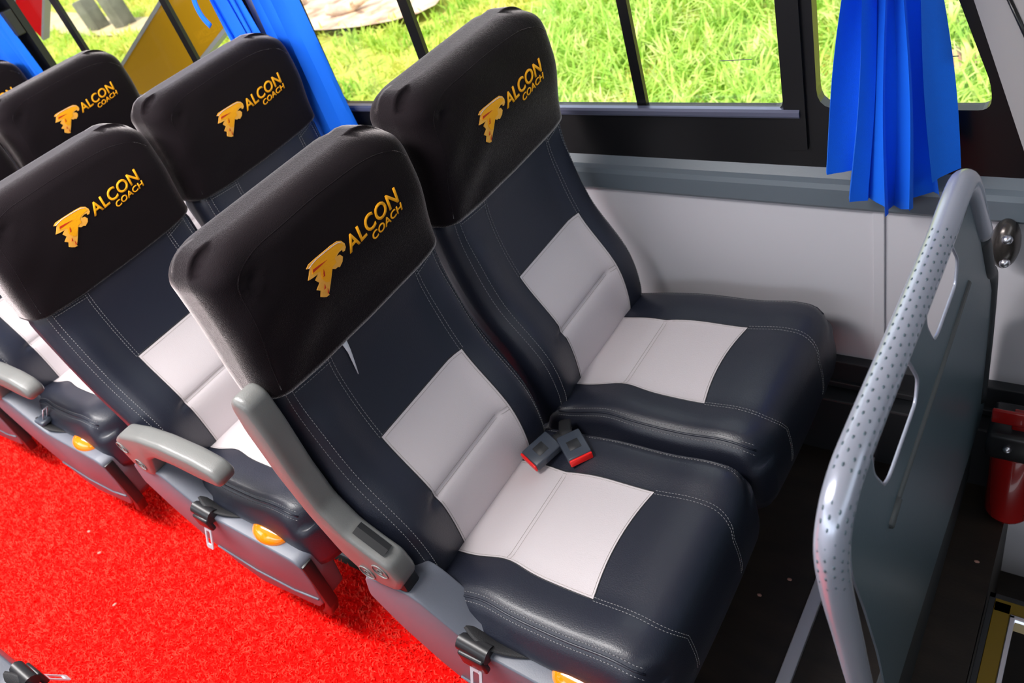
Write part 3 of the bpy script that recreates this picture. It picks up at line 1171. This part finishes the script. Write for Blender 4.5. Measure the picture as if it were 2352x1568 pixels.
def grassmat(name, c1, c2, c3, scale):
    M = mat(name, c1, 0.55, spec=0.35)
    nt = M.node_tree
    b = nt.nodes['Principled BSDF']
    n = nt.nodes.new('ShaderNodeTexNoise')
    n.inputs['Scale'].default_value = scale
    n.inputs['Detail'].default_value = 4
    r = nt.nodes.new('ShaderNodeValToRGB')
    r.color_ramp.elements[0].position = 0.32
    r.color_ramp.elements[0].color = (*c1, 1)
    r.color_ramp.elements[1].position = 0.68
    r.color_ramp.elements[1].color = (*c3, 1)
    e = r.color_ramp.elements.new(0.5)
    e.color = (*c2, 1)
    tc = [q for q in nt.nodes if q.type == 'TEX_COORD'][0]
    nt.links.new(tc.outputs['Object'], n.inputs['Vector'])
    nt.links.new(n.outputs['Fac'], r.inputs[0])
    nt.links.new(r.outputs[0], b.inputs['Base Color'])
    # thin leaves let light through
    tr = nt.nodes.new('ShaderNodeBsdfTranslucent')
    nt.links.new(r.outputs[0], tr.inputs[0])
    ad = nt.nodes.new('ShaderNodeMixShader')
    ad.inputs[0].default_value = 0.35
    out = [q for q in nt.nodes if q.type == 'OUTPUT_MATERIAL'][0]
    nt.links.new(b.outputs[0], ad.inputs[1])
    nt.links.new(tr.outputs[0], ad.inputs[2])
    nt.links.new(ad.outputs[0], out.inputs[0])
    return M


MG1 = grassmat('meadow_grass', (0.30, 0.54, 0.05), (0.56, 0.70, 0.11), (0.92, 0.76, 0.24), 1.3)
MG2 = grassmat('tall_grass', (0.32, 0.60, 0.08), (0.58, 0.78, 0.16), (0.86, 0.88, 0.42), 5.0)


def not_bare(x, y):
    a = ((x + 9.1) / 2.9) ** 2 + ((y - 7.35 - 0.25 * (x + 9.1) * -1) / 0.88) ** 2 > 1      # dead wood clearing
    b = ((x + 0.55) / 0.30) ** 2 + ((y - 4.75) / 0.22) ** 2 > 1   # bare patch by the front window
    tr_ = np.abs((y - 7.6) - (x + 14) * (-0.16)) > 0.42
    return a & b & (tr_ | (x > -10.5))


tag(grass('meadow_grass', 60000, (-24, 2), (3.2, 13), (0.10, 0.26), (0.007, 0.016), MG1, 3, not_bare), 'sunlit yellow green meadow grass covering the ground outside the windows', 'grass', kind='stuff')
tag(grass('tall_grass', 9000, (-4.2, 0.6), (3.9, 6.6), (0.22, 0.45), (0.006, 0.014), MG2, 5, not_bare), 'taller bright green arching grass tufts outside the front windows', 'grass', kind='stuff')
# pale track
bm = bmesh.new()
tp = [(x, 7.6 + (x + 14) * -0.16) for x in lin(-30, -10.5, 14)]
prev = None
for i, (x, y) in enumerate(tp):
    a = bm.verts.new((x, y - 0.45, gz(x, y - 0.45) + 0.03))
    b = bm.verts.new((x, y + 0.45, gz(x, y + 0.45) + 0.03))
    if prev:
        bm.faces.new((prev[0], a, b, prev[1]))
    prev = (a, b)
struct('dirt_track', bm, M_SAND)
bm = bmesh.new()
bmesh.ops.create_circle(bm, cap_ends=True, segments=24, radius=1)
for v in bm.verts:
    v.co = Vector((-9.1 + v.co.x * 3.0, 7.35 - 0.25 * v.co.x * 3.0 + v.co.y * 0.95, -0.80))
struct('bare_clearing', bm, M_BARE)
bm = bmesh.new()
bmesh.ops.create_circle(bm, cap_ends=True, segments=20, radius=1)
for v in bm.verts:
    v.co = Vector((-0.55 + v.co.x * 0.34, 4.75 + v.co.y * 0.25, -0.86))
struct('bare_earth', bm, M_BARE)
# dead branches lying in the clearing
BR = ['pale dead branch lying in the bare clearing outside, farthest from the coach', 'pale dead branch lying in the bare clearing beside the blue curtain', 'pale dead branch lying in the middle of the bare clearing outside',
      'short pale dead branch at the grassy edge of the clearing, nearest the window bar']
for i in range(4):
    r_ = random.Random(i + 3)
    x, y = -10.9 + i * 1.0, (7.75, 7.0, 7.35, 6.55)[i]
    a = r_.uniform(0.2, 0.7)
    L = (1.15, 0.9, 1.0, 0.75)[i]
    bm = bmesh.new()
    pts = [(x + math.cos(a) * L * t, y + math.sin(a) * L * t * 0.7, -0.70 + 0.05 * math.sin(5 * t + i)) for t in lin(0, 1, 6)]
    tube(bm, pts, 0.05 + 0.02 * (i % 2), 7)
    tube(bm, [pts[3], (pts[3][0] + 0.3, pts[3][1] - 0.25, -0.6)], 0.03, 6)
    tag(obj('dead_branch', bm, M_WOOD), BR[i], 'branch', 'dead branches in the clearing')
# two concrete blocks by the track
for i, (x, y, h, lab) in enumerate(((-16.3, 7.9, 0.62, 'shorter grey concrete post standing beside the pale track outside'), (-15.2, 7.85, 0.72, 'taller grey concrete post standing beside the pale track, nearer the ochre beam'))):
    bm = box(bmesh.new(), (-0.19, -0.15, 0), (0.19, 0.15, h), 0.03)
    bm.transform(Matrix.Translation((x, y, gz(x, y))) @ Matrix.Rotation(-0.12, 4, 'Y'))
    tag(obj('concrete_post', bm, M_POST, auto=40), lab, 'post', 'concrete posts outside')


def boom(name, label, p0, p1, h, th, mt, edge):
    root = thing(name, label, 'steel beam', p0)
    d = Vector(p1) - Vector(p0)
    L = d.length
    ang = math.atan2(d.z, d.x)
    Mx = Matrix.Rotation(-ang, 4, 'Y') @ Matrix.Identity(4)
    bm = box(bmesh.new(), (0, 0, 0), (L, th, h))
    bm.transform(Mx)
    o = obj('beam_web', bm, mt, root, smooth=False)
    for z0, z1 in ((-0.016, 0.0), (h, h + 0.016)):
        bm = box(bmesh.new(), (0, -0.004, z0), (L, th + 0.004, z1))
        bm.transform(Mx)
        obj('beam_flange', bm, edge, root, smooth=False)
    return root


# raised arms of a machine parked just outside the rear window
boom('yellow_beam', 'ochre yellow steel beam slanting upwards outside the rear window', (-3.95, 1.5, 0.32), (-1.35, 1.5, 1.40), 0.250, 0.05, M_YEL, M_YEDGE)
boom('red_beam', 'bright red steel beam end beside the rearmost blue curtain, outside the glass', (-4.08, 1.5, 0.98), (-3.3, 1.5, 1.50), 0.17, 0.03, M_REDB, M_YEDGE)


# ------------------------------------------------------------------ curtains
def curtain(label, top, bot, ztop, hems, y0, amp, npl, seed, tail=None, wst=0.0):
    """pleated cloth; top/bot = (x left, x right); hems = list of (u, z)"""
    r_ = random.Random(seed)
    root = thing('window_curtain', label, 'curtain', ((top[0] + top[1]) / 2, y0, ztop), 'blue window curtains')
    ox, oz = (top[0] + top[1]) / 2, ztop
    n = npl * 8
    M = 34
    bm = bmesh.new()
    rows = []
    ph = [r_.uniform(-0.25, 0.25) for _ in range(npl + 2)]
    am = [r_.uniform(0.6, 1.2) for _ in range(npl + 2)]
    for j in range(M + 1):
        t = j / M
        row = []
        for i in range(n + 1):
            u = i / n
            z = ztop + (lerp_tab(hems, u) - ztop) * t
            w = max(0.0, (t - wst) / (1 - wst)) ** 0.9
            xl = top[0] + (bot[0] - top[0]) * w
            xr = top[1] + (bot[1] - top[1]) * w
            k = u * npl
            ki = int(k)
            f = k - ki
            tri = min(f / 0.62, (1 - f) / 0.38)
            s = tri * (am[ki] if f < 1 else 1) - 0.4
            sk = 0.30 * (xr - xl) / npl * math.sin(2 * math.pi * f + ph[ki] * 4) * (0.6 + 0.4 * t)
            y = y0 - amp * s * (0.8 + 0.25 * math.sin(4 * t + ki))
            x = xl + (xr - xl) * u + sk + 0.004 * math.sin(7 * t + 3 * ki)
            row.append(bm.verts.new((x - ox, y - y0, z - oz)))
        rows.append(row)
    for j in range(M):
        for i in range(n):
            bm.faces.new((rows[j][i], rows[j][i + 1], rows[j + 1][i + 1], rows[j + 1][i]))
    r = bmesh.ops.extrude_face_region(bm, geom=list(bm.faces))
    bmesh.ops.translate(bm, vec=(0, 0.0012, 0), verts=[g_ for g_ in r['geom'] if isinstance(g_, bmesh.types.BMVert)])
    obj('cloth', bm, M_CLOTH, root, auto=45)
    # sewn hem line
    bm = bmesh.new()
    for i in range(0, n - 1, 2):
        a, b = [], []
    if tail:
        bm = bmesh.new()
        pts = [(p[0] - ox, p[1] - y0, p[2] - oz) for p in tail]
        tube(bm, smooth_path(pts, 5), 0.01, 8, flat=(0.012, 0.003, (1, 0, 0)))
        obj('tie_band', bm, M_CLOTH, root)
    return root


curtain('bright blue curtain hanging in pleats over the small window above the guard rail', (0.190, 0.297), (0.128, 0.350), 1.45,
        [(0, 0.795), (0.20, 0.778), (0.24, 0.745), (0.42, 0.716), (0.62, 0.700), (0.70, 0.728), (0.85, 0.735), (0.87, 0.775), (1, 0.785)], 0.808, 0.062, 5, 2, wst=0.40)
curtain('bright blue curtain gathered at the pillar behind the front pair of seats', (-1.275, -1.125), (-1.31, -1.105), 1.50,
        [(0, 0.74), (0.5, 0.70), (1, 0.74)], 0.822, 0.030, 4, 5)
curtain('blue curtain bunched and tied at the rear window side of the pillar', (-1.46, -1.345), (-1.44, -1.295), 1.50,
        [(0, 1.01), (0.5, 0.92), (1, 0.90)], 0.815, 0.026, 3, 8, tail=[(-1.45, 0.80, 1.285), (-1.468, 0.79, 1.245), (-1.464, 0.785, 1.205), (-1.448, 0.785, 1.175)])
curtain('blue curtain tied back at the rearmost visible pillar', (-2.98, -2.755), (-2.95, -2.70), 1.55,
        [(0, 0.90), (0.5, 0.86), (1, 0.90)], 0.832, 0.022, 5, 11)

# ------------------------------------------------------------------ seats
win0 = make_seat('front window seat, its back beside the front bulkhead window wall', False, logo=(0.0, 0.0))
win0.location = (0, WY, 0)
make_buckle(win0, Vector((-0.183, 0.266 - WY, 0.484)), math.radians(-38), math.radians(4), math.radians(0), Vector((-0.262, 0.345 - WY, 0.455)))
ais_tmpl = make_seat('tmp', True, 1, None, None)      # aisle seat without armrest or belt
a1 = copy_tree(ais_tmpl)
a2 = copy_tree(ais_tmpl)
opp_src = None
labels_ais = ['black and beige coach seat with grey armrest folded up and a red-ended belt buckle', 'black and beige aisle seat with lowered grey armrest and silver belt tongue hanging down',
              'aisle seat cut off by the photo edge, silver belt tongue standing up beside its cushion']
for k, (o_, lab, arm, tng) in enumerate(((ais_tmpl, labels_ais[0], 'up', 'hang'), (a1, labels_ais[1], 'down', 'hang'), (a2, labels_ais[2], 'down', 'up'))):
    o_['label'] = lab
    o_.location = (-PITCH[k], 0, 0)
    if k == 0 or k == 1:
        make_armrest(o_, arm == 'up')
    if k == 2:
        for ch in kids(a1):
            if ch.name.split('.')[0] == 'armrest':
                copy_tree(ch, o_)
    make_tongue(o_, 1, tng)
make_buckle(ais_tmpl, Vector((-0.248, 0.238, 0.480)), math.radians(-111), math.radians(6), math.radians(-10), Vector((-0.250, 0.330, 0.450)))
# torn thread / white tag under the front head cover
bm = bmesh.new()
tg = [(0.030, 0.893), (0.043, 0.872), (0.049, 0.855), (0.052, 0.835)]
pts = [front_pt(y, z, 0.003) for y, z in [(0.0585, 0.897), (0.0605, 0.875), (0.0585, 0.852), (0.0545, 0.828)]]
for i, (p, w_) in enumerate(zip(pts, (0.0065, 0.004, 0.0028, 0.0008))):
    p.y -= 0.0
vv = []
for p, w_ in zip(pts, (0.0055, 0.0035, 0.0022, 0.0006)):
    vv.append((bm.verts.new(p + Vector((0, -w_, 0))), bm.verts.new(p + Vector((0, w_, 0)))))
for a_, b_ in zip(vv, vv[1:]):
    bm.faces.new((a_[0], a_[1], b_[1], b_[0]))
r = bmesh.ops.extrude_face_region(bm, geom=list(bm.faces))
bmesh.ops.translate(bm, vec=(0.001, 0, 0), verts=[g_ for g_ in r['geom'] if isinstance(g_, bmesh.types.BMVert)])
tt = obj('cloth_tag', bm, mat('white_tape', (0.72, 0.72, 0.78), 0.6), ais_tmpl)
tt['label'] = 'thin white strip hanging below the head cover'
labels_win = ['black coach seat in front of the gathered blue curtain at the window pillar', 'black coach seat whose head cover stands before the slanting ochre beam outside', 'black coach seat in the upper left corner showing only the end of its lettering']
for k, lab in zip((1, 2, 3), labels_win):
    c = copy_tree(win0, skip=('belt_buckle',))
    c.location = (-PITCH[k], WY, 0)
    c['label'] = lab
fa = copy_tree(a2, skip=('belt_tongue_grip',))
fa.location = (-PITCH[3], 0, 0)
fa['label'] = 'farthest aisle seat, only the black front bracket of its side panel showing above the carpet'
win0['label'] = 'black and beige coach seat against the bare grey wall, behind the metal guard rail'
# the seat across the aisle, of which only the panel and belt reach into view
opp = make_seat('seat across the red aisle, only its panel edge and black belt grip showing', True, -1, None, 'hang')
opp.location = (-0.86, -0.972, 0)

# ------------------------------------------------------------------ guard rail and modesty panel
XP = 0.425
root = thing('guard_rail_panel', 'silver tubular guard rail with slotted grey modesty plate in front of the seats', 'guard rail', (XP, 0.4, 0))


def L2(p):
    return (p[0] - XP, p[1] - 0.4, p[2])


rail_pts = [(XP, 0.60, 0.82), (XP, 0.52, 0.915), (XP, 0.462, 0.985), (XP, 0.42, 1.018), (XP, 0.375, 1.024), (XP, 0.30, 1.020), (XP, 0.19, 1.020), (XP, 0.085, 1.022), (XP, 0.0, 1.024), (XP, -0.050, 1.022), (XP, -0.082, 1.005),
            (XP, -0.098, 0.968), (XP, -0.092, 0.90), (XP, -0.071, 0.795), (XP, -0.036, 0.62), (XP, 0.02, 0.36), (XP, 0.06, 0.16), (XP, 0.09, 0.0)]
bm = bmesh.new()
tube(bm, [L2(p) for p in smooth_path(rail_pts, 7)], 0.0150, 20)
rail = obj('rail_tube', bm, M_RAIL, root)
bm = bmesh.new()
tube(bm, [L2(p) for p in smooth_path([(XP - 0.004, 0.60, 0.82), (XP - 0.004, 0.70, 0.68), (XP - 0.006, 0.775, 0.60), (XP - 0.006, 0.80, 0.45), (XP - 0.006, 0.80, 0.27)], 6)], 0.015, 14)
obj('rail_tube', bm, M_PLATED, root)
# punched dimples along the grip
RP = smooth_path(rail_pts, 7)
bm = bmesh.new()
for row, (ang0) in enumerate((-0.6, -0.1, 0.4, 0.9, 1.35)):
    for k in range(34):
        y = 0.30 - k * 0.0150 - (row % 2) * 0.0075
        if y < -0.055:
            t = (-0.055 - y) / 0.045
            if t > 3.4:
                continue
            P_ = smooth_path([(XP, -0.050, 1.022), (XP, -0.082, 1.005), (XP, -0.098, 0.968), (XP, -0.095, 0.92)], 8)
            idx = min(len(P_) - 2, int(t / 3.4 * (len(P_) - 2)))
            c0 = P_[idx]
            tg_ = (P_[idx + 1] - P_[idx]).normalized()
        else:
            i_ = min(range(len(RP) - 1), key=lambda q: abs(RP[q].y - y) + (10 if RP[q].z < 1.0 else 0))
            c0 = Vector((XP, y, RP[i_].z))
            tg_ = Vector((0, -1, 0))
        n1 = Vector((1, 0, 0))
        n2 = n1.cross(tg_).normalized()
        if n2.z < 0:
            n2 = -n2
        if abs(n2.z) < 0.3 and n2.y > 0:
            n2 = -n2
        d_ = n1 * math.sin(ang0) + n2 * math.cos(ang0)
        c1 = c0 + d_ * 0.0148
        r = bmesh.ops.create_icosphere(bm, subdivisions=1, radius=1)
        for v in r['verts']:
            q = tg_ * v.co.x * 0.0028 + d_ * v.co.z * 0.0009 + tg_.cross(d_) * v.co.y * 0.0014
            v.co = Vector(L2(c1 + q))
obj('grip_dimples', bm, M_PLATE, rail)
# plate (y, z) outline with two hand slots
pl = roundpoly([(0.46, 0.98), (0.385, 1.010), (-0.004, 1.010), (-0.050, 0.935), (-0.052, 0.875), (-0.012, 0.745), (0.036, 0.57), (0.10, 0.285), (0.45, 0.245), (0.86, 0.19), (0.85, 0.45), (0.80, 0.535), (0.61, 0.80), (0.52, 0.905)],
               [0.02, 0.02, 0.03, 0.05, 0.05, 0.02, 0.02, 0.02, 0, 0.01, 0.06, 0.06, 0.05, 0.03], 5)
sl1 = roundpoly([(0.235, 0.983), (0.350, 0.983), (0.418, 0.905), (0.412, 0.868), (0.296, 0.868), (0.240, 0.945)], [0.02, 0.02, 0.02, 0.01, 0.03, 0.02], 5)
sl2 = roundpoly([(0.02, 0.980), (0.150, 0.980), (0.214, 0.885), (0.205, 0.855), (0.075, 0.852), (0.028, 0.930)], [0.02, 0.02, 0.02, 0.01, 0.03, 0.02], 5)


def TL(ps):
    return [(y - 0.4, z) for y, z in ps]


bm = prism(TL(pl), 0, -0.0015, 0.0015, holes=[TL(sl1), TL(sl2)])
plate = obj('modesty_plate', bm, M_PLATE, root, smooth=False)
bm = bmesh.new()
for sl in (sl1, sl2):
    P_ = TL(sl)
    pts = [(0.0, y, z) for y, z in P_ + P_[:2]]
    tube(bm, pts, 0.0022, 6, cap=False)
obj('slot_edging', bm, M_RAIL, plate)
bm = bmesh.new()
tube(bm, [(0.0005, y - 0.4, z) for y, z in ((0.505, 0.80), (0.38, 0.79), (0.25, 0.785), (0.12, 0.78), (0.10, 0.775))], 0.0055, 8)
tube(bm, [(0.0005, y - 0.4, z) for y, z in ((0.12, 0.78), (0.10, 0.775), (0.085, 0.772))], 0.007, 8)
obj('pressed_groove', bm, mat('plate_groove_shade', (0.075, 0.085, 0.09), 0.5), plate)  # raised bead; the crease's shade is put into its darker colour
bm = bmesh.new()
bmesh.ops.create_cone(bm, cap_ends=True, segments=20, radius1=0.017, radius2=0.017, depth=0.004)
bm.transform(Matrix.Translation((0.002, 0.425 - 0.4, 0.985)) @ Matrix.Rotation(math.pi / 2, 4, 'Y'))
obj('plug_cap', bm, M_PLATED, plate)
# lower return of the plate: darker folded skirt
bm = bmesh.new()
box(bm, (-0.032, -0.30, 0.02), (-0.008, 0.44, 0.25), 0.003)
obj('plate_skirt', bm, M_PLATED, root, smooth=False)
# wall clamp
t = thing('rail_clamp', 'dark metal clamp fixing the guard rail to the grey wall', 'clamp', (0.432, 0.87, 0.63))
bm = bmesh.new()
bmesh.ops.create_uvsphere(bm, u_segments=20, v_segments=12, radius=1)
for v in bm.verts:
    v.co = Vector((v.co.x * 0.024, v.co.y * 0.032 - 0.03, v.co.z * 0.05))
obj('clamp_body', bm, mat('gunmetal', (0.09, 0.08, 0.075), 0.25, metal=0.7), t)
for z in (0.028, -0.022):
    bm = bmesh.new()
    bmesh.ops.create_uvsphere(bm, u_segments=12, v_segments=8, radius=0.009, matrix=Matrix.Translation((0.005, -0.058, z)))
    obj('clamp_screw', bm, M_CHROME, t)
# floor trim strip between seat bay and front, across the coach
bm = box(bmesh.new(), (0.196, -0.05, 0.0), (0.222, 0.80, 0.014), 0.002)
struct('trim_5', bm, M_STEEL, smooth=False)

# fire extinguisher by the wall
ex = thing('fire_extinguisher', 'red fire extinguisher in a black bracket on the floor by the front wall', 'fire extinguisher', (0.500, 0.745, 0))
bm = bmesh.new()
prof = [(0.0, 0.012), (0.040, 0.012), (0.043, 0.02), (0.043, 0.21), (0.038, 0.235), (0.018, 0.255), (0.012, 0.275), (0.0, 0.275)]
n = 24
rg = [[bm.verts.new((r_ * math.cos(2 * math.pi * k / n), r_ * math.sin(2 * math.pi * k / n), z)) for k in range(n)] for r_, z in prof[1:-1]]
for a_, b_ in zip(rg, rg[1:]):
    for k in range(n):
        bm.faces.new((a_[k], a_[(k + 1) % n], b_[(k + 1) % n], b_[k]))
bm.faces.new(rg[0][::-1])
bm.faces.new(rg[-1])
obj('cylinder_body', bm, M_EXT, ex)
bm = bmesh.new()
box(bm, (-0.050, -0.048, 0.215), (0.055, 0.05, 0.285), 0.01)
obj('bracket_strap', bm, M_BLACK, ex, auto=50)
bm = bmesh.new()
bmesh.ops.create_uvsphere(bm, u_segments=12, v_segments=8, radius=0.008, matrix=Matrix.Translation((-0.012, -0.050, 0.255)))
obj('strap_bolt', bm, M_CHROME, ex)
bm = box(bmesh.new(), (-0.046, -0.030, 0.30), (0.040, -0.022, 0.335), 0.003)
box(bm, (-0.012, -0.024, 0.27), (0.012, 0.0, 0.32), 0.003)
obj('lever_handle', bm, M_EXT, ex, auto=50)

# ochre and silver edging around the step well
st = thing('step_edging', 'ochre and silver metal edging around the front step well', 'step edging', (0.53, 0.45, 0))
bm = bmesh.new()
box(bm, (-0.014, -0.50, -0.05), (0.014, 0.072, 0.004), 0.001)
box(bm, (-0.014, 0.050, -0.05), (0.40, 0.078, 0.004), 0.001)
obj('ochre_strip', bm, M_GOLDTRIM, st, smooth=False)
bm = bmesh.new()
box(bm, (0.014, -0.50, -0.006), (0.024, 0.050, 0.007), 0.002)
box(bm, (0.014, 0.042, -0.006), (0.40, 0.051, 0.007), 0.002)
obj('silver_strip', bm, M_CHROME, st, smooth=False)
bm = bmesh.new()
box(bm, (-0.025, -0.50, -0.05), (-0.014, 0.09, 0.002), 0.001)
box(bm, (-0.025, 0.078, -0.05), (0.40, 0.09, 0.002), 0.001)
obj('rubber_strip', bm, M_BASE, st, smooth=False)
# litter on the vinyl floor
bm = bmesh.new()
for (x, y) in ((0.10, 0.36), (0.145, 0.42), (0.30, 0.33), (0.47, 0.60), (0.24, 0.44)):
    r = bmesh.ops.create_icosphere(bm, subdivisions=1, radius=1)
    for v in r['verts']:
        v.co = Vector((x + v.co.x * 0.006, y + v.co.y * 0.004, 0.002 + v.co.z * 0.002))
tag(obj('floor_crumbs', bm, M_LINT), 'small pale crumbs scattered on the dark floor in front of the seats', 'crumbs', kind='stuff')
